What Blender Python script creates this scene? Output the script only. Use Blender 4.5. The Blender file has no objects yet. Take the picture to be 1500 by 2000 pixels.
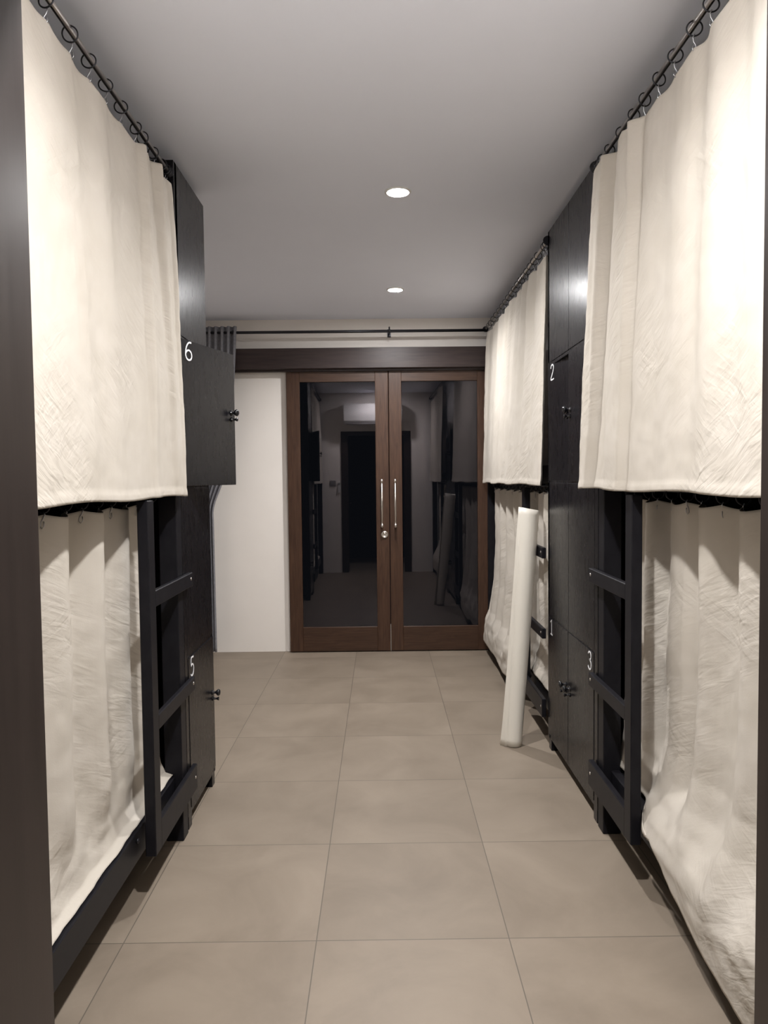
import bpy, bmesh, math, random
from mathutils import Vector, Matrix, noise
random.seed(7)
S = bpy.context.scene
COL = S.collection
PI = math.pi

# ------------------------------------------------------------------ camera
F_PX, PITCH, ROLL, YAW, CAM_H = 1420.0, 0.0457009, 0.0109871, 0.0040088, 1.4343
def cam_axes(p, r, y):
    cy, sy, cp, sp = math.cos(y), math.sin(y), math.cos(p), math.sin(p)
    f = Vector((sy * cp, cy * cp, -sp)); rt = Vector((cy, -sy, 0)); d = f.cross(rt)
    cr, sr = math.cos(r), math.sin(r)
    return cr * rt + sr * d, -sr * rt + cr * d, f
rt, dn, fw = cam_axes(PITCH, ROLL, YAW)
cd = bpy.data.cameras.new('camera'); cam = bpy.data.objects.new('camera', cd); COL.objects.link(cam)
M = Matrix.Identity(4)
for i in range(3):
    M[i][0] = rt[i]; M[i][1] = -dn[i]; M[i][2] = -fw[i]
M[2][3] = CAM_H
cam.matrix_world = M
cd.sensor_fit = 'HORIZONTAL'; cd.sensor_width = 36.0; cd.lens = F_PX / 1500.0 * 36.0
cd.clip_start = 0.02
S.camera = cam

# ------------------------------------------------------------------ world, exposure
w = bpy.data.worlds.new('night'); S.world = w; w.use_nodes = True
w.node_tree.nodes['Background'].inputs[0].default_value = (0.55, 0.62, 0.8, 1)
w.node_tree.nodes['Background'].inputs[1].default_value = 0.006
S.view_settings.view_transform = 'Standard'; S.view_settings.look = 'None'
S.view_settings.gamma = 1.0; S.view_settings.use_curve_mapping = False
S.view_settings.exposure = 0.48
S.cycles.diffuse_bounces = 8; S.cycles.max_bounces = 14
LAMP_W, LENS_E, LAMP_COL = 12.8, 640.0, (1.0, 0.985, 0.985)
LAMP_SPREAD = math.radians(148)
LIGHTS = [(0.070, 1.36, 1.5), (0.093, 3.385, 0.95), (0.115, 5.105, 1.0)]      # x, y, strength

# ------------------------------------------------------------------ materials
def nt(m): return m.node_tree.nodes, m.node_tree.links
def mat(name, col, rough=0.5, spec=0.5, metal=0.0):
    m = bpy.data.materials.new(name); m.use_nodes = True
    b = m.node_tree.nodes['Principled BSDF']
    b.inputs['Base Color'].default_value = (*col, 1); b.inputs['Roughness'].default_value = rough
    b.inputs['Specular IOR Level'].default_value = spec; b.inputs['Metallic'].default_value = metal
    return m
def add_noise(m, c1, c2, scale=(1, 1, 1), nscale=5, detail=4, bump=0.0, rough=None, dist=0.0):
    n, l = nt(m); b = n['Principled BSDF']
    tc = n.new('ShaderNodeTexCoord'); mp = n.new('ShaderNodeMapping'); mp.inputs['Scale'].default_value = scale
    l.new(tc.outputs['Object'], mp.inputs['Vector'])
    t = n.new('ShaderNodeTexNoise'); t.inputs['Scale'].default_value = nscale; t.inputs['Detail'].default_value = detail
    t.inputs['Distortion'].default_value = dist
    l.new(mp.outputs['Vector'], t.inputs['Vector'])
    r = n.new('ShaderNodeValToRGB'); r.color_ramp.elements[0].color = (*c1, 1); r.color_ramp.elements[1].color = (*c2, 1)
    r.color_ramp.elements[0].position = 0.3; r.color_ramp.elements[1].position = 0.7
    l.new(t.outputs['Fac'], r.inputs['Fac']); l.new(r.outputs['Color'], b.inputs['Base Color'])
    if bump:
        bp = n.new('ShaderNodeBump'); bp.inputs['Strength'].default_value = bump; bp.inputs['Distance'].default_value = 0.002
        l.new(t.outputs['Fac'], bp.inputs['Height']); l.new(bp.outputs['Normal'], b.inputs['Normal'])
    if rough:
        mr = n.new('ShaderNodeMapRange'); mr.inputs['To Min'].default_value = rough[0]; mr.inputs['To Max'].default_value = rough[1]
        l.new(t.outputs['Fac'], mr.inputs['Value']); l.new(mr.outputs['Result'], b.inputs['Roughness'])
    return m

M_WALL = add_noise(mat('wall_paint', (0.7, 0.66, 0.63), 0.8, 0.2), (0.84, 0.795, 0.745), (0.87, 0.825, 0.775), nscale=3, bump=0.05)
M_CEIL = add_noise(mat('ceiling_paint', (0.7, 0.67, 0.66), 0.9, 0.1), (0.80, 0.83, 0.92), (0.82, 0.85, 0.94), nscale=2)
M_BLACK = add_noise(mat('black_satin_paint', (0.02, 0.02, 0.023), 0.28, 0.26), (0.0055, 0.0053, 0.0068), (0.008, 0.0077, 0.0095), scale=(3, 3, 0.6), nscale=14, bump=0.0, rough=(0.265, 0.285))
M_BED = add_noise(mat('black_bed_paint', (0.018, 0.017, 0.02), 0.4, 0.15), (0.008, 0.0076, 0.0100), (0.012, 0.0116, 0.0142), scale=(2, 1, 1), nscale=16, bump=0.08, rough=(0.36, 0.46))
M_HOLE = mat('dark_cabinet_inside', (0.012, 0.012, 0.015), 0.7, 0.2)
M_WOOD = add_noise(mat('brown_door_wood', (0.09, 0.045, 0.025), 0.42, 0.35), (0.040, 0.0185, 0.0105), (0.072, 0.036, 0.021), scale=(9, 9, 0.7), nscale=6, bump=0.1, dist=1.2)
M_WOODH = add_noise(mat('brown_rail_wood', (0.09, 0.045, 0.025), 0.42, 0.35), (0.038, 0.0185, 0.011), (0.066, 0.034, 0.020), scale=(0.7, 9, 9), nscale=6, bump=0.1, dist=1.2)
M_BEAM = add_noise(mat('dark_beam_wood', (0.04, 0.025, 0.022), 0.42, 0.35), (0.027, 0.018, 0.018), (0.046, 0.031, 0.028), scale=(0.6, 8, 8), nscale=6, bump=0.1, dist=1.0)
M_JAMB = add_noise(mat('dark_jamb_wood', (0.03, 0.02, 0.017), 0.35, 0.4), (0.022, 0.0145, 0.013), (0.034, 0.023, 0.020), scale=(8, 8, 0.5), nscale=5, bump=0.1, rough=(0.28, 0.42))
M_STEEL = mat('brushed_steel', (0.72, 0.68, 0.64), 0.28, 0.5, 1.0)
M_ROD = mat('gunmetal_rod', (0.55, 0.52, 0.50), 0.28, 0.5, 1.0)
M_RING = mat('black_ring_metal', (0.03, 0.03, 0.035), 0.35, 0.5, 0.6)
M_WIRE = mat('hook_wire', (0.5, 0.5, 0.52), 0.3, 0.5, 1.0)
M_KNOB = mat('black_gloss_knob', (0.01, 0.01, 0.012), 0.15, 0.6)
M_NUM = mat('white_numeral', (0.85, 0.85, 0.86), 0.5, 0.3)
M_DRAPE = add_noise(mat('grey_drape_cloth', (0.15, 0.15, 0.16), 0.9, 0.1), (0.19, 0.19, 0.21), (0.25, 0.25, 0.27), nscale=60)
M_ROLL = add_noise(mat('cream_roll_sheet', (0.7, 0.66, 0.58), 0.42, 0.4), (0.66, 0.62, 0.545), (0.70, 0.66, 0.585), scale=(1, 1, 0.3), nscale=6)
M_PLAST = mat('white_plastic', (0.75, 0.74, 0.72), 0.4, 0.4)
M_GREYP = mat('grey_plastic', (0.25, 0.24, 0.24), 0.5, 0.4)
M_GAPLIGHT = mat('pale_gap_light', (0.6, 0.56, 0.5), 0.7, 0.2)  # pale colour imitating the light line between the sliding doors

def cloth_mat(name, c1, c2):
    m = mat(name, c1, 0.92, 0.1); n, l = nt(m); b = n['Principled BSDF']
    tc = n.new('ShaderNodeTexCoord')
    t0 = n.new('ShaderNodeTexNoise'); t0.inputs['Scale'].default_value = 5; t0.inputs['Detail'].default_value = 5
    l.new(tc.outputs['Object'], t0.inputs['Vector'])
    r = n.new('ShaderNodeValToRGB'); r.color_ramp.elements[0].color = (*c1, 1); r.color_ramp.elements[1].color = (*c2, 1)
    r.color_ramp.elements[0].position = 0.35; r.color_ramp.elements[1].position = 0.65
    l.new(t0.outputs['Fac'], r.inputs['Fac']); l.new(r.outputs['Color'], b.inputs['Base Color'])
    # creases: two ridged noises stretched along opposite diagonals, plus the weave
    def mth(op, a, b_=None):
        q = n.new('ShaderNodeMath'); q.operation = op
        for k, v in enumerate((a, b_)):
            if v is None: continue
            if isinstance(v, (int, float)): q.inputs[k].default_value = v
            else: l.new(v, q.inputs[k])
        return q.outputs[0]
    def ridges(ang, sc, st, lim):
        mp = n.new('ShaderNodeMapping'); mp.inputs['Scale'].default_value = st
        mr_ = n.new('ShaderNodeMapping'); mr_.inputs['Rotation'].default_value = (ang, 0, 0)
        l.new(tc.outputs['Object'], mr_.inputs['Vector']); l.new(mr_.outputs['Vector'], mp.inputs['Vector'])
        t = n.new('ShaderNodeTexNoise'); t.inputs['Scale'].default_value = sc; t.inputs['Detail'].default_value = 2.5
        t.inputs['Distortion'].default_value = 0.5; l.new(mp.outputs['Vector'], t.inputs['Vector'])
        return mth('MULTIPLY', mth('SUBTRACT', t.outputs['Fac'], 0.5), lim)
    def patch(sc, lo, hi, sd):
        mp = n.new('ShaderNodeMapping'); mp.inputs['Location'].default_value = (sd, sd, sd); l.new(tc.outputs['Object'], mp.inputs['Vector'])
        t = n.new('ShaderNodeTexNoise'); t.inputs['Scale'].default_value = sc; t.inputs['Detail'].default_value = 2; l.new(mp.outputs['Vector'], t.inputs['Vector'])
        mr = n.new('ShaderNodeMapRange'); mr.interpolation_type = 'SMOOTHSTEP'; mr.inputs['From Min'].default_value = lo; mr.inputs['From Max'].default_value = hi
        l.new(t.outputs['Fac'], mr.inputs['Value']); return mr.outputs['Result']
    # sparse pressed creases in patches running along both diagonals, a few long vertical ones, and the weave
    h1 = mth('MULTIPLY', ridges(0.50, 9, (1, 1.0, 4.6), .30), patch(2.2, .42, .62, 0))
    h2 = mth('MULTIPLY', ridges(-0.62, 13, (1, 1.0, 4.4), .16), patch(2.6, .50, .66, 5))
    h3 = mth('MULTIPLY', ridges(0.0, 4.0, (1, 3.0, 0.25), .25), 0.7)
    wv = n.new('ShaderNodeTexNoise'); wv.inputs['Scale'].default_value = 260; wv.inputs['Detail'].default_value = 2; l.new(tc.outputs['Object'], wv.inputs['Vector'])
    tot = mth('ADD', mth('ADD', mth('ADD', h1, h2), h3), mth('MULTIPLY', wv.outputs['Fac'], 0.012))
    bp = n.new('ShaderNodeBump'); bp.inputs['Strength'].default_value = 0.34; bp.inputs['Distance'].default_value = 0.05
    l.new(tot, bp.inputs['Height']); l.new(bp.outputs['Normal'], b.inputs['Normal'])
    return m
M_CLOTH = cloth_mat('cream_calico', (0.485, 0.445, 0.387), (0.525, 0.485, 0.43))

def glass_mat():
    m = bpy.data.materials.new('dark_window_glass'); m.use_nodes = True; n, l = nt(m)
    n.remove(n['Principled BSDF']); out = n['Material Output']
    g = n.new('ShaderNodeBsdfGlossy'); g.inputs['Roughness'].default_value = 0.012; g.inputs['Color'].default_value = (1, 0.93, 1.0, 1)
    t = n.new('ShaderNodeBsdfTransparent'); t.inputs['Color'].default_value = (0.6, 0.6, 0.62, 1)
    f = n.new('ShaderNodeFresnel'); f.inputs['IOR'].default_value = 1.62
    mx = n.new('ShaderNodeMixShader'); l.new(f.outputs[0], mx.inputs[0]); l.new(t.outputs[0], mx.inputs[1]); l.new(g.outputs[0], mx.inputs[2])
    l.new(mx.outputs[0], out.inputs['Surface']); return m
M_GLASS = glass_mat()

def floor_mat():
    m = mat('grey_porcelain_tile', (0.3, 0.26, 0.22), 0.45, 0.4); n, l = nt(m); b = n['Principled BSDF']
    tc = n.new('ShaderNodeTexCoord'); sp = n.new('ShaderNodeSeparateXYZ'); l.new(tc.outputs['Object'], sp.inputs[0])
    def math_(op, a, bb=None):
        q = n.new('ShaderNodeMath'); q.operation = op
        for i, v in enumerate((a, bb)):
            if v is None: continue
            if isinstance(v, (int, float)): q.inputs[i].default_value = v
            else: l.new(v, q.inputs[i])
        return q.outputs[0]
    def axis(o, off):
        u = math_('DIVIDE', math_('SUBTRACT', o, off), 0.6)
        fr = math_('SUBTRACT', u, math_('FLOOR', u))
        e = math_('SUBTRACT', 0.5, math_('ABSOLUTE', math_('SUBTRACT', fr, 0.5)))   # distance to tile edge / 0.6
        return math_('FLOOR', u), e
    fx, ex = axis(sp.outputs[0], -0.8159 - 6.0); fy, ey = axis(sp.outputs[1], 2.2007 - 6.0)
    edge = math_('MINIMUM', ex, ey)
    line = math_('LESS_THAN', edge, 0.0027)
    cmb = n.new('ShaderNodeCombineXYZ'); l.new(fx, cmb.inputs[0]); l.new(fy, cmb.inputs[1])
    wn = n.new('ShaderNodeTexWhiteNoise'); wn.noise_dimensions = '3D'; l.new(cmb.outputs[0], wn.inputs['Vector'])
    off = n.new('ShaderNodeVectorMath'); off.operation = 'MULTIPLY_ADD'; l.new(wn.outputs['Color'], off.inputs[0]); off.inputs[1].default_value = (20, 20, 20); l.new(tc.outputs['Object'], off.inputs[2])
    t = n.new('ShaderNodeTexNoise'); t.inputs['Scale'].default_value = 2.6; t.inputs['Detail'].default_value = 7; t.inputs['Roughness'].default_value = 0.6; t.inputs['Distortion'].default_value = 0.6
    l.new(off.outputs[0], t.inputs['Vector'])
    r = n.new('ShaderNodeValToRGB'); r.color_ramp.elements[0].position = 0.3; r.color_ramp.elements[1].position = 0.7
    r.color_ramp.elements[0].color = (0.188, 0.151, 0.114, 1); r.color_ramp.elements[1].color = (0.250, 0.204, 0.157, 1)
    l.new(t.outputs['Fac'], r.inputs['Fac'])
    hv = n.new('ShaderNodeHueSaturation'); l.new(r.outputs['Color'], hv.inputs['Color'])
    l.new(math_('ADD', math_('MULTIPLY', wn.outputs['Value'], 0.06), 0.97), hv.inputs['Value'])
    mx = n.new('ShaderNodeMixRGB'); mx.inputs[2].default_value = (0.10, 0.082, 0.064, 1); l.new(math_('MULTIPLY', line, 0.95), mx.inputs[0]); l.new(hv.outputs['Color'], mx.inputs[1])
    l.new(mx.outputs[0], b.inputs['Base Color'])
    mr = n.new('ShaderNodeMapRange'); mr.inputs['To Min'].default_value = 0.42; mr.inputs['To Max'].default_value = 0.58; l.new(t.outputs['Fac'], mr.inputs['Value']); l.new(mr.outputs[0], b.inputs['Roughness'])
    return m
M_FLOOR = floor_mat()
def emit(name, col, s):
    m = bpy.data.materials.new(name); m.use_nodes = True; n, l = nt(m); n.remove(n['Principled BSDF'])
    e = n.new('ShaderNodeEmission'); e.inputs[0].default_value = (*col, 1); e.inputs[1].default_value = s
    l.new(e.outputs[0], n['Material Output'].inputs[0]); return m
M_LENS = [emit('lamp_lens', LAMP_COL, LENS_E * q[2]) for q in LIGHTS]

# ------------------------------------------------------------------ helpers
def box(bm, x0, x1, y0, y1, z0, z1, bev=0.0, seg=1):
    x0, x1 = min(x0, x1), max(x0, x1)
    v = [bm.verts.new((x, y, z)) for z in (z0, z1) for y in (y0, y1) for x in (x0, x1)]
    fs = [bm.faces.new([v[i] for i in f]) for f in ((0, 2, 3, 1), (4, 5, 7, 6), (0, 1, 5, 4), (2, 6, 7, 3), (0, 4, 6, 2), (1, 3, 7, 5))]
    if bev:
        es = list({e for f in fs for e in f.edges})
        bmesh.ops.bevel(bm, geom=es, offset=bev, segments=seg, affect='EDGES', profile=0.5)
def tube(bm, pts, r, seg=12, cap=True, close=False):
    pts = [Vector(p) for p in pts]; rings = []; n = len(pts)
    rr = r if isinstance(r, (list, tuple)) else [r] * n
    prev = None
    for i, p in enumerate(pts):
        a = pts[(i - 1) % n] if (close or i > 0) else p; b = pts[(i + 1) % n] if (close or i < n - 1) else p
        t = (b - a).normalized()
        if prev is None:
            u = t.orthogonal().normalized()
        else:
            u = (prev - t * prev.dot(t)).normalized()
        prev = u; vv = t.cross(u)
        rings.append([bm.verts.new(p + (u * math.cos(2 * PI * k / seg) + vv * math.sin(2 * PI * k / seg)) * rr[i]) for k in range(seg)])
    m = n if close else n - 1
    for i in range(m):
        A, B = rings[i], rings[(i + 1) % n]
        for k in range(seg):
            f = bm.faces.new((A[k], A[(k + 1) % seg], B[(k + 1) % seg], B[k])); f.smooth = True
    if cap and not close:
        bm.faces.new(rings[0][::-1]); bm.faces.new(rings[-1])
def lathe(bm, prof, origin, axis, seg=24):
    a = Vector(axis).normalized(); u = a.orthogonal().normalized(); v = a.cross(u); o = Vector(origin); rings = []
    for r, h in prof:
        r = max(r, 1e-5)
        rings.append([bm.verts.new(o + a * h + (u * math.cos(2 * PI * k / seg) + v * math.sin(2 * PI * k / seg)) * r) for k in range(seg)])
    for A, B in zip(rings, rings[1:]):
        for k in range(seg):
            f = bm.faces.new((A[k], A[(k + 1) % seg], B[(k + 1) % seg], B[k])); f.smooth = True
    bm.faces.new(rings[0][::-1]); bm.faces.new(rings[-1])
def obj(name, bm, m, parent=None, loc=None):
    bmesh.ops.remove_doubles(bm, verts=bm.verts, dist=1e-6)
    bmesh.ops.recalc_face_normals(bm, faces=bm.faces)
    me = bpy.data.meshes.new(name); bm.to_mesh(me); bm.free(); me.materials.append(m)
    o = bpy.data.objects.new(name, me); COL.objects.link(o)
    if loc is not None:
        me.transform(Matrix.Translation(-Vector(loc))); o.location = loc
    if parent is not None:
        o.parent = parent
        # geometry is written in world coordinates: shift to the parent's frame
        wp = Vector((0, 0, 0)); q = parent
        while q is not None: wp += q.location; q = q.parent
        if loc is not None: o.location = Vector(loc) - wp
        else: me.transform(Matrix.Translation(-wp))
    return o
def tag(o, label=None, cat=None, group=None, kind=None):
    if label: o['label'] = label
    if cat: o['category'] = cat
    if group: o['group'] = group
    if kind: o['kind'] = kind
    return o
def thing(name, label, cat, loc=(0, 0, 0), group=None, kind=None):
    o = bpy.data.objects.new(name, None); COL.objects.link(o); o.location = loc; o.empty_display_size = 0.1
    return tag(o, label, cat, group, kind)
def boxobj(name, m, parent, *b, bev=0.002, loc=None):
    bm = bmesh.new(); box(bm, *b, bev=bev); return obj(name, bm, m, parent, loc)
def lerp(a, b, t): return a + (b - a) * t
def sstep(a, b, x):
    t = min(1, max(0, (x - a) / (b - a))); return t * t * (3 - 2 * t)

# ------------------------------------------------------------------ setting
WY, WL, WR, CZ = 6.03, -1.92, 1.97, 2.745
FY0, FY1 = 0.73, 0.85                       # wall with the entrance the camera looks through
def struct(name, bm, m, label, cat): return tag(obj(name, bm, m), label, cat, kind='structure')
bm = bmesh.new(); box(bm, WL - .1, WR + .1, -1.2, WY + 0.35, -0.06, 0.0)
struct('floor', bm, M_FLOOR, 'warm grey porcelain tile floor with thin dark joints', 'floor')
bm = bmesh.new(); box(bm, WL - .1, WR + .1, FY0, WY + 0.12, CZ, CZ + 0.1)
struct('ceiling', bm, M_CEIL, 'plain off-white painted ceiling with recessed downlights', 'ceiling')
bm = bmesh.new()
box(bm, WL - .1, -0.70, WY, WY + .12, 0, CZ); box(bm, -0.70, 0.93, WY, WY + .12, 2.30, CZ); box(bm, 0.93, WR + .1, WY, WY + .12, 0, CZ)
struct('wall_back', bm, M_WALL, 'white end wall around the brown sliding glass doors', 'wall')
bm = bmesh.new(); box(bm, WL - .1, WL, FY0, WY, 0, CZ)
struct('wall_left', bm, M_WALL, 'white side wall behind the left bunk bed', 'wall')
bm = bmesh.new(); box(bm, WR, WR + .1, FY0, WY, 0, CZ)
struct('wall_right', bm, M_WALL, 'white side wall behind the right bunk beds', 'wall')
JL, JR, JH = -0.405, 0.450, 2.10
bm = bmesh.new()
box(bm, WL, JL - .045, FY0, FY1, 0, CZ); box(bm, JR + .045, WR, FY0, FY1, 0, CZ); box(bm, JL - .045, JR + .045, FY0, FY1, JH + .045, CZ)
struct('wall_front', bm, M_WALL, 'white wall with the entrance opening, mirrored in the glass doors', 'wall')
# entrance frame: jambs with a rebate, and casings on the room side
bm = bmesh.new()
box(bm, JL - .045, JL, FY0 - .005, FY1 + .012, 0, JH, .003); box(bm, JL - .02, JL + .0, FY0 - .12, FY0 - .006, 0, JH, .003)
box(bm, JL - .105, JL - .02, FY1 + .001, FY1 + .016, 0, JH + .06, .003)
struct('trim_1', bm, M_JAMB, 'dark brown wooden entrance jamb filling the left edge of the picture', 'door frame')
bm = bmesh.new()
box(bm, JR, JR + .045, FY0 - .005, FY1 + .012, 0, JH, .003); box(bm, JR + .02, JR + .105, FY1 + .001, FY1 + .016, 0, JH + .06, .003)
struct('trim_2', bm, M_JAMB, 'dark brown wooden entrance jamb at the right edge of the picture', 'door frame')
bm = bmesh.new()
box(bm, JL - .045, JR + .045, FY0 - .005, FY1 + .012, JH, JH + .045, .003); box(bm, JL - .02, JR + .02, FY1 + .001, FY1 + .016, JH + .01, JH + .06, .002)
struct('trim_3', bm, M_JAMB, 'dark head of the entrance frame, mirrored in the glass doors', 'door frame')
# open entrance door leaf beside the camera (seen only in the glass)
d3 = thing('door_3', 'dark entrance door standing open, mirrored in the left glass pane', 'door', (JL - .03, FY0 - .02, 0), kind='structure')
boxobj('door_leaf', M_JAMB, d3, JL - .075, JL - .035, FY0 - .86, FY0 - .03, 0.01, 2.08)
bm = bmesh.new()
box(bm, JL - .035, JL - .03, FY0 - .815, FY0 - .775, 0.92, 1.12, .001)
tube(bm, [(JL - .035, FY0 - .795, 1.04), (JL + .01, FY0 - .795, 1.04), (JL + .015, FY0 - .78, 1.04), (JL + .015, FY0 - .67, 1.04)], .009)
obj('lever_handle', bm, M_STEEL, d3)

# wooden sliding-rail pelmet over the glass doors
bm = bmesh.new(); box(bm, -1.30, 1.10, 5.91, WY, 2.329, 2.493, .003); box(bm, -1.28, 1.09, 5.96, 6.00, 2.312, 2.330)
struct('trim_4', bm, M_BEAM, 'dark brown timber beam hiding the sliding rail above the glass doors', 'beam')

DF, DB = 5.978, 6.018
def sc(Z, Y=DF): return CAM_H + (Z - CAM_H) * Y / 6.015
def slide_door(name, label, x0, x1, so, si, hx, lock=False, flip=False):
    k = DF / 6.015
    x0, x1 = x0 * k, x1 * k; zt = 2.312; g0, g1 = sc(0.203), sc(2.234)
    a, b = (x0 + si, x1 - so) if flip else (x0 + so, x1 - si)
    r = thing(name, label, 'door', ((x0 + x1) / 2, DF, 0), kind='structure')
    boxobj('stile', M_WOOD, r, x0, a, DF, DB, 0.008, zt, bev=.003)
    boxobj('stile', M_WOOD, r, b, x1, DF, DB, 0.008, zt, bev=.003)
    boxobj('top_rail', M_WOODH, r, a, b, DF + .001, DB - .001, g1, zt, bev=.002)
    boxobj('bottom_rail', M_WOODH, r, a, b, DF + .001, DB - .001, 0.008, g0, bev=.002)
    # pane, very slightly out of square with the wall as in the photo's mirror image
    bm = bmesh.new(); de = 0.0090; yc = DF + .018; xm = (x0 + x1) / 2
    v = []
    for y in (-.002, .002):
        for (x, z) in ((a - .003, g0 - .003), (b + .003, g0 - .003), (b + .003, g1 + .003), (a - .003, g1 + .003)):
            v.append(bm.verts.new((x, yc + y + de * (x - xm), z)))
    bm.faces.new(v[:4])
    obj('glass_pane', bm, M_GLASS, r)
    bm = bmesh.new(); hx *= k; z0, z1 = sc(1.033), sc(1.431)
    tube(bm, [(hx, DF - .045, z0), (hx, DF - .045, z1)], .0085, 16)
    for z in (z0 + .03, z1 - .085):
        tube(bm, [(hx, DF + .002, z), (hx, DF - .045, z)], .0065, 12)
    for z in (z0, z1 - .03):
        tube(bm, [(hx, DF - .045, z), (hx, DF - .045, z + .03)], .0105, 16)
    obj('pull_handle', bm, M_STEEL, r)
    if lock:
        bm = bmesh.new(); lx, lz = .028 * k, sc(.972)
        lathe(bm, [(.030, 0), (.030, .006), (.026, .010), (.019, .011), (.018, .008), (.0, .008)], (lx, DF + .001, lz), (0, -1, 0))
        box(bm, lx - .002, lx + .002, DF - .0105, DF - .006, lz - .009, lz + .009)
        obj('lock_cylinder', bm, M_STEEL, r)
    return r
slide_door('door_1', 'brown framed sliding glass door on the left, with round lock below its steel handle', -0.769, 0.068, 0.109, 0.107, 0.008, lock=True)
d2 = slide_door('door_2', 'brown framed sliding glass door on the right, without a lock, partly behind the far curtain', 0.073, 0.915, 0.112, 0.103, 0.118, flip=True)
boxobj('gap_light_strip', M_GAPLIGHT, d2, .0695, .0725, DF + .01, DF + .03, 0.005, 0.225, bev=0)  # added strip, stands in for the light gap between the door leaves
d2.children[-1]['label'] = 'added pale strip standing in for the light line in the gap'

# ------------------------------------------------------------------ downlights
def lamp_label(i): return ['round recessed ceiling downlight above the near curtains, beyond the top of the picture', 'nearer of the two lit round recessed ceiling downlights in view', 'farther of the two lit round recessed ceiling downlights, close to the glass doors'][i]
for i, (lx, ly, lk) in enumerate(LIGHTS):
    r = thing('ceiling_downlight', lamp_label(i), 'ceiling light', (lx, ly, CZ), group='recessed ceiling downlights')
    bm = bmesh.new(); lathe(bm, [(.060, -.001), (.060, .004), (.055, .007), (.049, .007), (.046, .003), (.046, -.001)], (lx, ly, CZ), (0, 0, -1), 40)
    obj('trim_ring', bm, M_PLAST, r)
    bm = bmesh.new(); lathe(bm, [(.0, .0035), (.045, .0035), (.045, .0045), (.02, .0065), (.0, .007)], (lx, ly, CZ), (0, 0, -1), 40)
    obj('lens', bm, M_LENS[i], r)
    L = bpy.data.lights.new('downlight', 'AREA'); L.shape = 'DISK'; L.size = .088; L.energy = LAMP_W * lk; L.color = LAMP_COL; L.spread = LAMP_SPREAD
    lo = bpy.data.objects.new('downlight', L); COL.objects.link(lo); lo.parent = r; lo.location = (0, 0, -0.0085)

# ------------------------------------------------------------------ bunk beds
def bunk(label, s, face, front, ypost, yend, yup, rung_end, zr, back=0.0):
    """s side, face: |x| of post face, front: |x| of ladder face; ypost: y of the posts beside the locker; yup: ladder upright."""
    X = lambda a: s * a
    r = thing('bunk_bed', label, 'bunk bed', (X(face), (ypost + yend) / 2, 0), group='black wooden bunk beds')
    pw, depth = 0.07, 0.98
    dirn = -1 if yend < ypost else 1
    def yy(a): return (a, a + pw)
    for fx in (face, face + depth - pw):
        for y in (ypost, yend):
            q = back if (y == ypost and fx == face) else 0.0
            boxobj('post', M_BED, r, X(fx + q), X(fx + q + pw), y, y + pw, 0, 1.75, bev=.003)
    lo, hi = min(ypost, yend) + pw, max(ypost, yend)
    for z0, z1 in ((zr[0], zr[1]), (1.405, 1.50)):
        for fx in (face + .03, face + depth - .065):
            boxobj('side_rail', M_BED, r, X(fx), X(fx + .035), lo - .001, hi + .001, z0, z1, bev=.003)
        for y in (ypost, yend):
            boxobj('end_rail', M_BED, r, X(face + pw), X(face + depth - pw), y + .015, y + pw - .015, z0, z1, bev=.002)
    for z in (zr[1] - .03, 1.43):
        boxobj('bed_base', M_BED, r, X(face + .066), X(face + depth - .066), lo + .001, hi - .001, z, z + .018, bev=0)
    uw, ut = .066, .037
    boxobj('ladder_upright', M_BED, r, X(front), X(front + ut), yup, yup + uw, zr[0] + .002, 1.37, bev=.003)
    tt = face - front - .005
    ya, yb = (yup + uw, rung_end) if rung_end > yup else (rung_end, yup)
    for z0, z1 in ((1.003, 1.060), (.574, .628), (zr[0], zr[1])):
        g = boxobj('ladder_rung', M_BED, r, X(front + .001), X(front + tt), ya, yb, z0, z1, bev=.003)
        bm = bmesh.new(); yb_ = rung_end - .028 if rung_end > yup else rung_end + .028
        lathe(bm, [(.0065, 0), (.0065, .0015), (.003, .003), (0, .0025)], (X(front + .0015), yb_, (z0 + z1) / 2 + .004), (-s, 0, 0), 12)
        obj('bolt', bm, M_STEEL, g)
    # angle bracket bolts on the rail beside the upright
    bm = bmesh.new(); yb_ = yup - .03 if rung_end > yup else yup + uw + .03
    lathe(bm, [(.009, 0), (.009, .004), (.004, .008), (0, .008)], (X(face + .029), yb_, zr[1] - .03), (-s, 0, 0), 12)
    obj('bolt', bm, M_RING, r)
    return r
ZR = (0.158, 0.262)
bunk('black wooden bunk bed on the left, ladder beside the locker with doors 5 and 6', -1, .800, .775, 2.838, 0.90, 2.415, 2.975, ZR)
bunk('black wooden bunk bed on the near right, ladder beside locker door 3', 1, .876, .847, 2.850, 0.90, 2.450, 2.965, ZR)
bunk('black wooden bunk bed on the far right, behind the leaning white roll', 1, .876, .847, 3.835, 5.945, 4.300, 3.830, (0.150, 0.250), .100)

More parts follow.
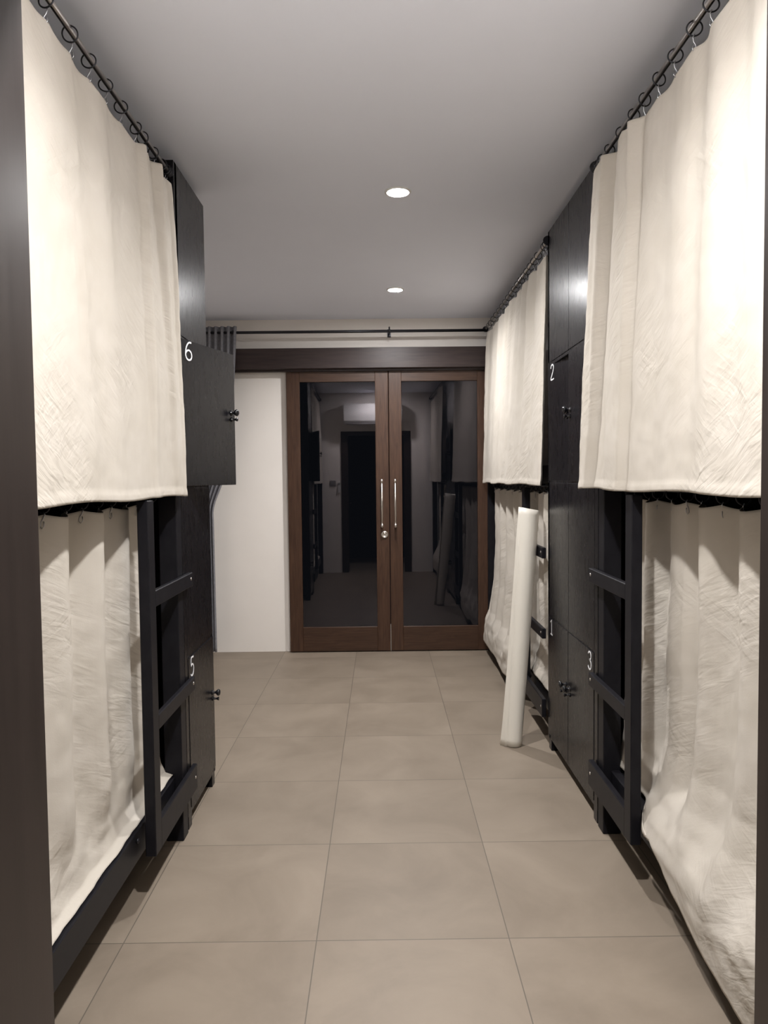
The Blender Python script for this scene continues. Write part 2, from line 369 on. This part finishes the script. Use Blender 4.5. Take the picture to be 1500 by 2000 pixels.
# ------------------------------------------------------------------ lockers
GL = {  # numerals as stroke paths in a 0.5 x 1 cell
    '6': [[(.42, .98), (.30, .97), (.17, .84), (.07, .62), (.03, .38), (.04, .20), (.12, .05), (.25, 0), (.38, .05), (.46, .18), (.46, .34), (.40, .47), (.27, .54), (.14, .49), (.05, .36)]],
    '5': [[(.42, 1), (.12, 1), (.08, .58), (.20, .63), (.33, .60), (.43, .48), (.46, .31), (.42, .13), (.31, .02), (.17, .0), (.04, .08)]],
    '3': [[(.06, .88), (.14, .97), (.26, 1), (.38, .95), (.43, .80), (.40, .65), (.29, .56), (.20, .55), (.32, .52), (.43, .42), (.46, .27), (.42, .11), (.30, .01), (.17, .0), (.04, .10)]],
    '1': [[(.08, .84), (.27, 1), (.27, 0)], [(.12, 0), (.42, 0)]],
    '2': [[(.05, .80), (.10, .93), (.24, 1), (.38, .95), (.45, .80), (.42, .62), (.28, .38), (.05, 0), (.47, 0)]],
    '4': [[(.36, 0), (.36, 1), (.03, .28), (.48, .28)]]}
def smooth(p, n=4):
    out = []
    for i in range(len(p) - 1):
        a, b, c, d = p[max(i - 1, 0)], p[i], p[i + 1], p[min(i + 2, len(p) - 1)]
        for k in range(n):
            t = k / n
            out.append(tuple(0.5 * (2 * b[j] + (c[j] - a[j]) * t + (2 * a[j] - 5 * b[j] + 4 * c[j] - d[j]) * t * t + (3 * b[j] - a[j] - 3 * c[j] + d[j]) * t ** 3) for j in (0, 1)))
    return out + [p[-1]]
def numeral(ch, h, f, wdt=0.0034):
    """flat ribbon strokes, one mitred strip per stroke; f(u, v) -> world point on the door, u along reading direction."""
    bm = bmesh.new()
    for path in GL[ch]:
        p = smooth(path) if len(path) > 3 and ch not in '4' else path
        p = [Vector((a * h * 1.40, b * h)) for a, b in p]
        rows = []
        for i, c in enumerate(p):
            t = ((p[min(i + 1, len(p) - 1)] - c).normalized() if i < len(p) - 1 else Vector((0, 0))) + ((c - p[i - 1]).normalized() if i else Vector((0, 0)))
            t = t.normalized() if t.length > 1e-6 else Vector((1, 0))
            n = Vector((-t.y, t.x)) * wdt
            e = t * wdt * (-1 if i == 0 else 1 if i == len(p) - 1 else 0)
            rows.append((bm.verts.new(f(*(c + e + n))), bm.verts.new(f(*(c + e - n)))))
        for A, B in zip(rows, rows[1:]): bm.faces.new((A[0], A[1], B[1], B[0]))
    bmesh.ops.recalc_face_normals(bm, faces=bm.faces)
    return bm
def locker(label, s, face, y0, y1, cols, hinge, ajar, nums, mids, legs):
    """cols: list of (ya, yb) door widths; hinge[i]: y side of hinge; ajar[(i, lvl)] angle; nums[(i, lvl)] digit"""
    X = lambda a: s * a
    r = thing('locker', label, 'locker', (X(face), (y0 + y1) / 2, 0), group='tall black lockers')
    D = .95; zb, zt = .06, 2.692; t = .018
    bm = bmesh.new()
    box(bm, X(face + .001), X(face + D), y0, y0 + t, zb, zt, .001); box(bm, X(face + .001), X(face + D), y1 - t, y1, zb, zt, .001)
    box(bm, X(face + D - t), X(face + D), y0 + t, y1 - t, zb, zt)
    for z in (zb, .698, 1.398, 2.006, zt - t): box(bm, X(face + .003), X(face + D - t), y0 + t, y1 - t, z, z + t)
    if len(cols) > 1:
        ym = (cols[0][1] + cols[1][0]) / 2; box(bm, X(face + .02), X(face + D - t), ym - .008, ym + .008, zb, zt)
    ca, cb = cols[0][0], cols[-1][1]
    if ca - y0 > .02: box(bm, X(face), X(face + .03), y0 + .001, ca - .004, zb, zt, .001)
    if y1 - cb > .02: box(bm, X(face), X(face + .03), cb + .004, y1 - .001, zb, zt, .001)
    obj('carcass', bm, M_BLACK, r)
    for (ya, yb) in mids['top']: boxobj('upper_panel', M_BLACK, r, X(face), X(face + .016), ya, yb, 2.022, zt, bev=.001)
    for (ya, yb) in mids['mid']: boxobj('middle_panel', M_BLACK, r, X(face), X(face + .016), ya, yb, .716, 1.404, bev=.001)
    for (i, lvl), ch in nums.items():
        ya, yb = cols[i]; z0, z1 = ((.082, .704), (1.414, 2.010))[lvl]
        hy = ya if hinge[i] < 0 else yb; sg = 1 if hinge[i] < 0 else -1; W = yb - ya
        bm = bmesh.new(); box(bm, X(face - .002), X(face + .014), ya, yb, z0, z1, .0015)
        # local frame: origin on the hinge line
        d = obj('door', bm, M_BLACK, r, loc=(X(face), hy, z0))
        # reading direction seen from the corridor: left bunk side reads along +y, right side along -y
        uu = 1 if s < 0 else -1
        nh = .074
        if hinge[i] < 0 and s < 0 or hinge[i] > 0 and s > 0: start = hy + uu * (.028)      # numeral at its left edge = hinge edge
        else: start = hy - uu * (.028 + .5 * nh * 1.40)
        zn = z1 - .007 - nh
        f = lambda u, v: (X(face - .0034), start + uu * u, zn + v)
        nb = obj('number', numeral(ch, nh, f), M_NUM, d, loc=(X(face - .0034), start, zn)); md = nb.modifiers.new('thickness', 'SOLIDIFY'); md.thickness = .0008; md.offset = 0
        ky = hy + sg * (W - .035); kz = (.445, 1.742)[lvl]
        bm = bmesh.new()
        lathe(bm, [(.012, 0), (.012, .003), (.006, .006), (.0055, .016), (.011, .020), (.0155, .026), (.0155, .031), (.010, .036), (0, .0375)], (X(face - .002), ky, kz), (-s, 0, 0), 20)
        obj('knob', bm, M_KNOB, d, loc=(X(face), ky, kz))
        bm = bmesh.new()
        lathe(bm, [(.010, 0), (.010, .004), (.006, .006), (.0045, .018), (.0085, .026), (.0085, .029), (0, .030)], (X(face - .002), ky + sg * .004, kz - .030), (-s, 0, 0), 16)
        obj('latch', bm, M_KNOB, d, loc=(X(face), ky, kz - .03))
        ang = ajar.get((i, lvl), 0)
        if ang: d.rotation_euler.z = math.radians(ang)
    for (ya, yb) in legs: boxobj('leg', M_BLACK, r, X(face + .004), X(face + .055), ya, yb, 0, zb + .001, bev=.002)
    return r
locker('tall black locker on the left, with door 6 ajar above door 5', -1, .800, 2.912, 3.402, [(2.958, 3.396)], [-1], {(0, 1): -17.0}, {(0, 0): '5', (0, 1): '6'},
       dict(top=[(2.925, 3.398)], mid=[(2.958, 3.398)]), [(2.93, 2.98), (3.345, 3.395)])
locker('wide black locker on the right, with door 2 ajar above doors 1 and 3', 1, .875, 2.925, 3.802, [(2.974, 3.384), (3.390, 3.768)], [-1, 1], {(1, 1): 4.6}, {(0, 0): '3', (1, 0): '1', (1, 1): '2', (0, 1): '4'},
       dict(top=[(2.960, 3.385), (3.389, 3.798)], mid=[(2.974, 3.385), (3.389, 3.798)]), [(2.94, 2.99), (3.745, 3.795)])

# ------------------------------------------------------------------ curtain rods, rings
def rod(label, s, x, y0, y1, z, r, m, cat='curtain rod'):
    t = thing('curtain_rod', label, cat, (s * x, y0, z))
    bm = bmesh.new(); tube(bm, [(s * x, y0 + .004, z), (s * x, y1 - .004, z)], r, 16); obj('pole', bm, m, t)
    for y, a in ((y0, 1), (y1, -1)):
        bm = bmesh.new(); lathe(bm, [(.024, 0), (.024, .004), (.015, .008), (.013, .022), (r + .001, .024)], (s * x, y, z), (0, a, 0), 20); obj('end_flange', bm, M_RING, t)
    return t
ring_proto = None
def make_ring(R=.0205, hook=.048):
    root = thing('curtain_ring', 'x', 'curtain ring')
    bm = bmesh.new(); tube(bm, [(R * math.cos(a), .0, R * math.sin(a)) for a in [2 * PI * k / 28 for k in range(28)]], .0021, 8, close=True)
    me = obj('loop', bm, M_RING, root)
    bm = bmesh.new(); h = []
    for k in range(9): a = PI * k / 8; h.append((.0045 * math.sin(a) * 1.2, 0, -R - .004 + .0045 * math.cos(a)))
    h = [(0, .002, -R + .004), (.004, .002, -R - .004), (.002, 0, -R - .014), (-.004, -.001, -R - .024), (-.005, -.001, -R - .036), (0, 0, -R - .042), (.005, .001, -R - .034), (.003, .001, -R - .022)]
    tube(bm, h, .0015, 6); obj('hook', bm, M_WIRE, root)
    return root
RP = make_ring()
first = [True]
def place_ring(loc, label, group, rot=0.0, tilt=0.0):
    if first[0]:
        o = RP; first[0] = False
    else:
        o = RP.copy(); COL.objects.link(o)
        for ch in [c for c in RP.children]:
            c = ch.copy(); COL.objects.link(c); c.parent = o
    o.location = loc; o.rotation_euler = (tilt, 0, rot); o['label'] = label; o['group'] = group; o['category'] = 'curtain ring'
    return o
def rings(s, x, z, ys, label, group, r_rod):
    for y in ys:
        place_ring((s * x, y, z - .0205 + r_rod + .002), label, group, random.uniform(-.25, .25) + (PI if s > 0 else 0), random.uniform(-.15, .15))

# ------------------------------------------------------------------ curtains
def sheet(name, label, P, nu, nv, m, cat, group=None, loc=None, amp=.004, thick=.0016, seed=0.0, ncoarse=7.0):
    bm = bmesh.new(); g = []
    for j in range(nv + 1):
        row = []
        for i in range(nu + 1):
            p = Vector(P(i / nu, j / nv))
            q = p * ncoarse + Vector((seed, seed * .7, 0))
            q.z *= .55
            d = noise.noise(q) * amp + noise.noise(Vector((q.x, q.y * 2.1, q.z * 3.0)) * 1.7) * amp * .45
            p.x += d
            row.append(bm.verts.new(p))
        g.append(row)
    for j in range(nv):
        for i in range(nu):
            f = bm.faces.new((g[j][i], g[j + 1][i], g[j + 1][i + 1], g[j][i + 1])); f.smooth = True
    o = obj(name, bm, m, None, loc)
    md = o.modifiers.new('thickness', 'SOLIDIFY'); md.thickness = thick; md.offset = 0
    return tag(o, label, cat, group)
def interp(xs, ys, x):
    if x <= xs[0]: return ys[0]
    for a, b, c, d in zip(xs, xs[1:], ys, ys[1:]):
        if x <= b: return lerp(c, d, (x - a) / (b - a))
    return ys[-1]
def pathpt(path, v):
    L = [0]
    for a, b in zip(path, path[1:]): L.append(L[-1] + math.dist(a, b))
    q = v * L[-1]
    for i in range(len(path) - 1):
        if q <= L[i + 1] or i == len(path) - 2:
            t = (q - L[i]) / max(L[i + 1] - L[i], 1e-6); return (lerp(path[i][0], path[i + 1][0], t), lerp(path[i][1], path[i + 1][1], t))
def folds(ys, L=.15, gain=.36):
    """returns fold(p) amplitude by ring index from the spacing of the rings"""
    rg = random.Random(int(ys[3] * 1000))
    am = [gain * math.sqrt(max(L * L - (b - a) ** 2, .00012)) * rg.uniform(.35, 1.35) for a, b in zip(ys, ys[1:])]
    def f(p):
        i = min(int(p), len(am) - 1); t = p - i
        return am[i] * math.sin(PI * t) * (1 if i % 2 else -1)
    return f
def upper_curtain(name, label, s, ys, ztop, zbot, xt, xb, ybot, seed, L=.15, gain=.3, keep=.55, steps=(), group=None, nu=None):
    """hangs from rings at ys (ascending); xt: |x| at top; xb(y): |x| at hem; ybot: (y0, y1) at hem"""
    n = len(ys) - 1; fd = folds(ys, L, gain)
    def P(u, v):
        p = u * n; i = min(int(p), n - 1); yt = lerp(ys[i], ys[i + 1], p - i)
        yb = lerp(ybot[0], ybot[1], (yt - ys[0]) / (ys[-1] - ys[0]))
        y = lerp(yt, yb, v)
        e = v ** .8
        x = lerp(xt, xb(yb), e)
        k = lerp(1.0, keep, sstep(0, .9, v))
        f = fd(p)
        soft = noise.noise(Vector((yb * 3.1 + seed, v * 1.3, seed))) * .010 * sstep(.1, .9, v)
        x -= f * k + soft
        yend = ys[-1]
        for q, (st, sb, at, ab, rt_, rb) in enumerate(steps):       # sharp pleats that stand out towards the corridor
            y0 = lerp(st, sb, v); a = lerp(at, ab, v); ret = lerp(rt_, rb, v)
            y1 = lerp(steps[q + 1][0], steps[q + 1][1], v) if q + 1 < len(steps) else lerp(ys[-1], ybot[1], v)
            x -= a * sstep(y0 - .016, y0 + .016, y) * (1 - ret * min(1, max(0, (y - y0 - .016) / max(y1 - y0 - .03, .02))))
        z = lerp(ztop - .008 * abs(math.sin(PI * p)) - max(0, f) * .25, zbot + .004 * math.sin(yb * 9 + seed), v)
        # rolled hem
        h = sstep(.972, .985, v) * .003
        return (s * (x - h), y, z)
    nu = nu or int(n * 16)
    o = sheet(name, label, P, nu, 150, M_CLOTH, 'curtain', group, (s * xt, ys[0], ztop), .0045, .0018, seed)
    return o

# near left, upper
RL, RZL, RXL = .0085, 2.645, .820
RR, RZR, RXR = .0085, 2.652, .862
yl = [0.93, 1.06, 1.19, 1.32, 1.455, 1.59, 1.73, 1.87, 2.01, 2.135, 2.263, 2.393, 2.534, 2.604, 2.723, 2.82, 2.862, 2.882]
yr = [0.93, 1.05, 1.18, 1.31, 1.44, 1.57, 1.69, 1.80, 1.92, 2.02, 2.147, 2.27, 2.39, 2.49, 2.615, 2.747, 2.83, 2.868]
rod('dark metal curtain rod high on the left, ending at the left locker', -1, RXL, FY1, 2.912, RZL, RL, M_ROD)
rod('dark metal curtain rod high on the near right, ending at the wide locker', 1, RXR, FY1, 2.925, RZR, RR, M_ROD)
rod('dark metal curtain rod high on the far right, from wide locker to end wall', 1, .874, 3.802, WY, RZR, RR, M_ROD)
rings(-1, RXL, RZL, yl, 'black curtain ring with wire hook on the high left rod', 'rings on the high left rod', RL)
rings(1, RXR, RZR, yr, 'black curtain ring with wire hook on the high near right rod', 'rings on the high near right rod', RR)
upper_curtain('curtain', 'cream upper curtain on the left, hanging from the high rod over the top bunk', -1, yl, RZL - .062, 1.376, RXL, lambda y: .785, (.93, 2.898), 3.0, L=.142, gain=.13, steps=[(2.53, 2.495, .036, .020, .9, .7), (2.66, 2.74, .036, .016, .9, .6)], group='cream bunk curtains')
upper_curtain('curtain', 'cream upper curtain on the near right, hem flaring out in front of the wide locker', 1, yr, RZR - .062, 1.385, RXR, lambda y: .843, (.93, 2.955), 8.0, L=.142, gain=.13, steps=[(2.40, 2.51, .058, .034, .95, .5), (2.645, 2.83, .060, .030, .8, .3)], group='cream bunk curtains')
yf = [3.835, 3.875, 4.03, 4.13, 4.23, 4.33, 4.42, 4.52, 4.62, 4.73, 4.84, 4.95, 5.07, 5.2, 5.33, 5.47, 5.61, 5.74, 5.84]
rings(1, .874, RZR, yf, 'black curtain ring with wire hook on the high far right rod', 'rings on the high far right rod', RR)
upper_curtain('curtain', 'cream upper curtain on the far right, beside the glass doors', 1, yf, RZR - .062, 1.392, .872, lambda y: interp([3.8, 4.05, 4.4, 5.2, 5.95], [.848, .815, .803, .815, .838], y), (3.83, 5.93), 14.0, L=.145, gain=.15, group='cream bunk curtains')

# lower curtains
LZ = 1.385
def lower_curtain(label, s, ys, x, ztop, path_in, path_out, wfun, hem, seed, L, gain, yb=None, keep=.8):
    n = len(ys) - 1; fd = folds(ys, L, gain)
    yb = yb or (ys[0], ys[-1])
    def P(u, v):
        p = u * n; i = min(int(p), n - 1); yt = lerp(ys[i], ys[i + 1], p - i)
        ybm = lerp(yb[0], yb[1], (yt - ys[0]) / (ys[-1] - ys[0])); y = lerp(yt, ybm, v)
        a = pathpt(path_in, v)
        if path_out:
            po = path_out[:-1] + [(path_out[-1][0], hem(y))]
            b = pathpt(po, v); wgt = wfun(y); d, z = lerp(a[0], b[0], wgt), lerp(a[1], b[1], wgt)
        else: d, z = a
        f = fd(p)
        k = lerp(1, keep, sstep(.0, .7, v)) * (1 - .96 * sstep(.76, .95, v))
        soft = noise.noise(Vector((y * 3.3 + seed, v * 1.6, seed))) * .016 * sstep(.05, .4, v) * (1 - sstep(.8, 1, v))
        crum = noise.noise(Vector((y * 9 + seed, z * 14, seed))) * .012 * sstep(.8, .9, v) * (1 - .9 * sstep(.93, .99, v))
        xx = x - d - f * k - soft - max(crum, -.004)
        z += crum * .7 * (1 - sstep(.95, 1, v)) - .010 * abs(math.sin(PI * p)) * (1 - v)
        return (s * xx, y, z)
    return sheet('curtain', label, P, n * 18, 150, M_CLOTH, 'curtain', 'cream bunk curtains', (s * x, ys[0], ztop), .005, .0018, seed)
zt = LZ - .036
yll = [0.99, 1.12, 1.26, 1.40, 1.53, 1.66, 1.80, 1.93, 2.065, 2.177, 2.30, 2.41, 2.54, 2.66, 2.76, 2.84]
rod('black metal rod under the left top bunk, behind the hem', -1, .895, .972, 2.838, LZ, .007, M_RING)
rings(-1, .895, LZ, yll, 'wire curtain hook and ring under the left top bunk', 'rings under the left top bunk', .007)
lower_curtain('cream lower curtain on the left, tucked behind the black bed rail', -1, yll, .897, zt, [(0, zt), (0, .62), (.004, .42), (.014, .32), (.030, .280), (.058, .2695)], None, None, None, 21.0, .165, .34)
ylr = [0.99, 1.11, 1.23, 1.35, 1.47, 1.59, 1.71, 1.83, 1.95, 2.07, 2.20, 2.31, 2.43, 2.55, 2.637, 2.74, 2.84]
rod('black metal rod under the near right top bunk, behind the hem', 1, .975, .972, 2.85, LZ, .007, M_RING)
rings(1, .975, LZ, ylr, 'wire curtain hook and ring under the near right top bunk', 'rings under the near right top bunk', .007)
lower_curtain('cream lower curtain on the near right, its bottom spilling out over the bed rail', 1, ylr, .975, zt,
    [(0, zt), (0, .60), (.0, .42), (.012, .33), (.03, .275)],
    [(0, zt), (0, .70), (.006, .52), (.028, .42), (.062, .345), (.094, .285), (.107, .23), (.104, .1)],
    lambda y: 1 - sstep(2.38, 2.60, y), lambda y: interp([1.0, 1.72, 1.83, 2.0, 2.17, 2.32, 2.42], [.07, .085, .10, .125, .165, .225, .262], y), 33.0, .160, .30, (.99, 2.90))
yfl = [3.845, 3.94, 4.03, 4.14, 4.26, 4.38, 4.5, 4.61, 4.73, 4.86, 5.0, 5.14, 5.28, 5.42, 5.56, 5.7, 5.83, 5.92]
rod('black metal rod under the far right top bunk, behind the hem', 1, .930, 3.905, 5.945, LZ, .007, M_RING)
rings(1, .930, LZ, yfl, 'wire curtain hook and ring under the far right top bunk', 'rings under the far right top bunk', .007)
lower_curtain('cream lower curtain on the far right, hem hanging out behind the white roll', 1, yfl, .928, zt,
    [(0, zt), (0, .60), (.0, .42), (.012, .33), (.03, .268)],
    [(0, zt), (0, .9), (.015, .6), (.050, .36), (.088, .275), (.098, .2), (.098, .1)],
    lambda y: sstep(4.38, 4.62, y), lambda y: interp([4.4, 4.7, 5.1, 5.25, 5.9], [.25, .10, .08, .11, .10], y), 47.0, .165, .30)

# ------------------------------------------------------------------ end wall: rod, bracket, grey drape
ey, ez = 5.868, 2.612
er = thing('curtain_rod', 'thin black curtain rod running above the timber beam on the end wall', 'curtain rod', (-.3, ey, ez))
bm = bmesh.new(); tube(bm, [(-1.85, ey, ez), (.852, ey, ez)], .0115, 14); obj('pole', bm, M_RING, er)
bm = bmesh.new(); tube(bm, [(.082, WY - .001, ez + .012), (.082, ey + .0, ez + .012)], .007, 10); tube(bm, [(.082, ey, ez + .032), (.082, ey - .016, ez), (.082, ey, ez - .018)], .006, 8)
box(bm, .068, .096, WY - .006, WY, ez - .02, ez + .045); obj('bracket', bm, M_RING, er)
bm = bmesh.new(); lathe(bm, [(.012, 0), (.022, .003), (.024, .012), (.022, .021), (.012, .024)], (-1.168, ey, ez), (1, 0, 0), 20); obj('stop_ring', bm, M_RING, er)
def drape(u, v):
    z = lerp(ez + .048, .045, v)
    xr = interp([0, .13, .30, .40, .48, .53, .56, .60, 1], [-1.135, -1.155, -1.19, -1.225, -1.275, -1.33, -1.352, -1.35, -1.345], v)
    xl = interp([0, .3, .56, 1], [-1.80, -1.76, -1.66, -1.72], v)
    p = u * 13
    a = .020 * lerp(1, .7, v)
    y = ey - .0 + a * math.sin(2 * PI * p) + .006 * math.sin(5.1 * u + 3 * v) - .02 * v
    return (lerp(xl, xr, u), y, z)
bm = bmesh.new(); g = [[bm.verts.new(drape(i / 180, j / 60)) for i in range(181)] for j in range(61)]
for j in range(60):
    for i in range(180):
        f = bm.faces.new((g[j][i], g[j + 1][i], g[j + 1][i + 1], g[j][i + 1])); f.smooth = True
o = obj('drape', bm, M_DRAPE, None, (-1.5, ey, ez)); md = o.modifiers.new('thickness', 'SOLIDIFY'); md.thickness = .002; md.offset = 0
tag(o, 'grey pleated drape drawn aside at the left of the end wall', 'curtain')

# ------------------------------------------------------------------ leaning white roll
b0, b1 = Vector((.695, 3.835, .0)), Vector((.806, 3.965, 1.258))
ax = (b1 - b0).normalized()
ux = Vector((1, 0, 0)); ux = (ux - ax * ux.dot(ax)).normalized(); vx = ax.cross(ux)
root = thing('paper_roll', 'tall cream white roll leaning against the far right ladder, standing on the tiles', 'roll', tuple(b0))
bm = bmesh.new()
def spiral(h):
    # loosely rolled sheet: inner turns, outer turn, then a free flap to the left that opens towards the foot
    r0 = lerp(.046, .059, h); pts = []
    for k in range(96):
        a = lerp(.3 * PI, 2 * PI * 2.0 + .3 * PI, k / 95); r = r0 * lerp(.80, 1.0, k / 95)
        pts.append((r * math.cos(a + PI * .5), r * math.sin(a + PI * .5)))
    fl = lerp(.050, .012, h ** .6)
    a = PI * .8; t0, t1 = -math.sin(a), math.cos(a); ex, ey_ = pts[-1]
    for k in range(1, 13):
        t = k / 12
        pts.append((ex + t0 * fl * t * 1.0 - .006 * t, ey_ + t1 * fl * t * .55 + .004 * math.sin(t * 5) * (1 - h)))
    return pts
rows = []; NH = 40
for j in range(NH + 1):
    h = j / NH; c = b0 + (b1 - b0) * h
    base = c + ax * (.004 if j == 0 else 0)
    row = []
    for (a, b) in spiral(h):
        q = base + ux * a - vx * b
        if j == 0: q.z = .004
        if j == NH: q += ax * (.0012 * math.sin(3 * math.atan2(b, a)) - .10 * a)
        q += ux * noise.noise(Vector((a * 30, b * 30, h * 4))) * .0015
        row.append(bm.verts.new(q))
    rows.append(row)
for A, B in zip(rows, rows[1:]):
    for k in range(len(A) - 1):
        f = bm.faces.new((A[k], A[k + 1], B[k + 1], B[k])); f.smooth = True
sh = obj('rolled_sheet', bm, M_ROLL, root); md = sh.modifiers.new('thickness', 'SOLIDIFY'); md.thickness = .0012; md.offset = 0
bm = bmesh.new(); tube(bm, [b0 + ax * .012, b1 - ax * .012], [.032, .040], 24); obj('core_tube', bm, M_ROLL, root)

# ------------------------------------------------------------------ things on the entrance wall, seen in the glass
ac = thing('air_conditioner', 'white wall air conditioner above the entrance, mirrored in the glass doors', 'air conditioner', (-.02, FY1, 2.25))
bm = bmesh.new(); pr = [(0, 2.27), (.14, 2.25), (.20, 2.30), (.215, 2.40), (.21, 2.54), (.17, 2.565), (0, 2.57)]
for x in (-.46, .42):
    pass
vs = [[bm.verts.new((x, FY1 + a, z)) for a, z in pr] for x in (-.46, .42)]
for k in range(len(pr)):
    bm.faces.new((vs[0][k], vs[0][(k + 1) % len(pr)], vs[1][(k + 1) % len(pr)], vs[1][k]))
bm.faces.new(vs[0]); bm.faces.new(vs[1][::-1])
bmesh.ops.bevel(bm, geom=bm.edges[:], offset=.006, segments=2, affect='EDGES')
obj('housing', bm, M_PLAST, ac)
boxobj('louvre', M_GREYP, ac, -.42, .38, FY1 + .150, FY1 + .196, 2.258, 2.268, bev=.002)
sw = thing('light_switch', 'square wall switch beside the entrance, mirrored in the left glass pane', 'light switch', (-.64, FY1, 1.37))
boxobj('plate', M_GREYP, sw, -.685, -.595, FY1, FY1 + .010, 1.325, 1.415, bev=.003); boxobj('rocker', M_GREYP, sw, -.665, -.615, FY1 + .009, FY1 + .014, 1.345, 1.395, bev=.002)
rm = thing('remote_control', 'slim white remote control on the wall, mirrored in the left glass pane', 'remote control', (-.545, FY1, 1.30))
boxobj('holder', M_PLAST, rm, -.568, -.522, FY1, FY1 + .022, 1.23, 1.32, bev=.003); boxobj('handset', M_PLAST, rm, -.565, -.525, FY1 + .004, FY1 + .018, 1.24, 1.39, bev=.004); boxobj('screen', M_GREYP, rm, -.56, -.53, FY1 + .0175, FY1 + .0195, 1.345, 1.38, bev=0)
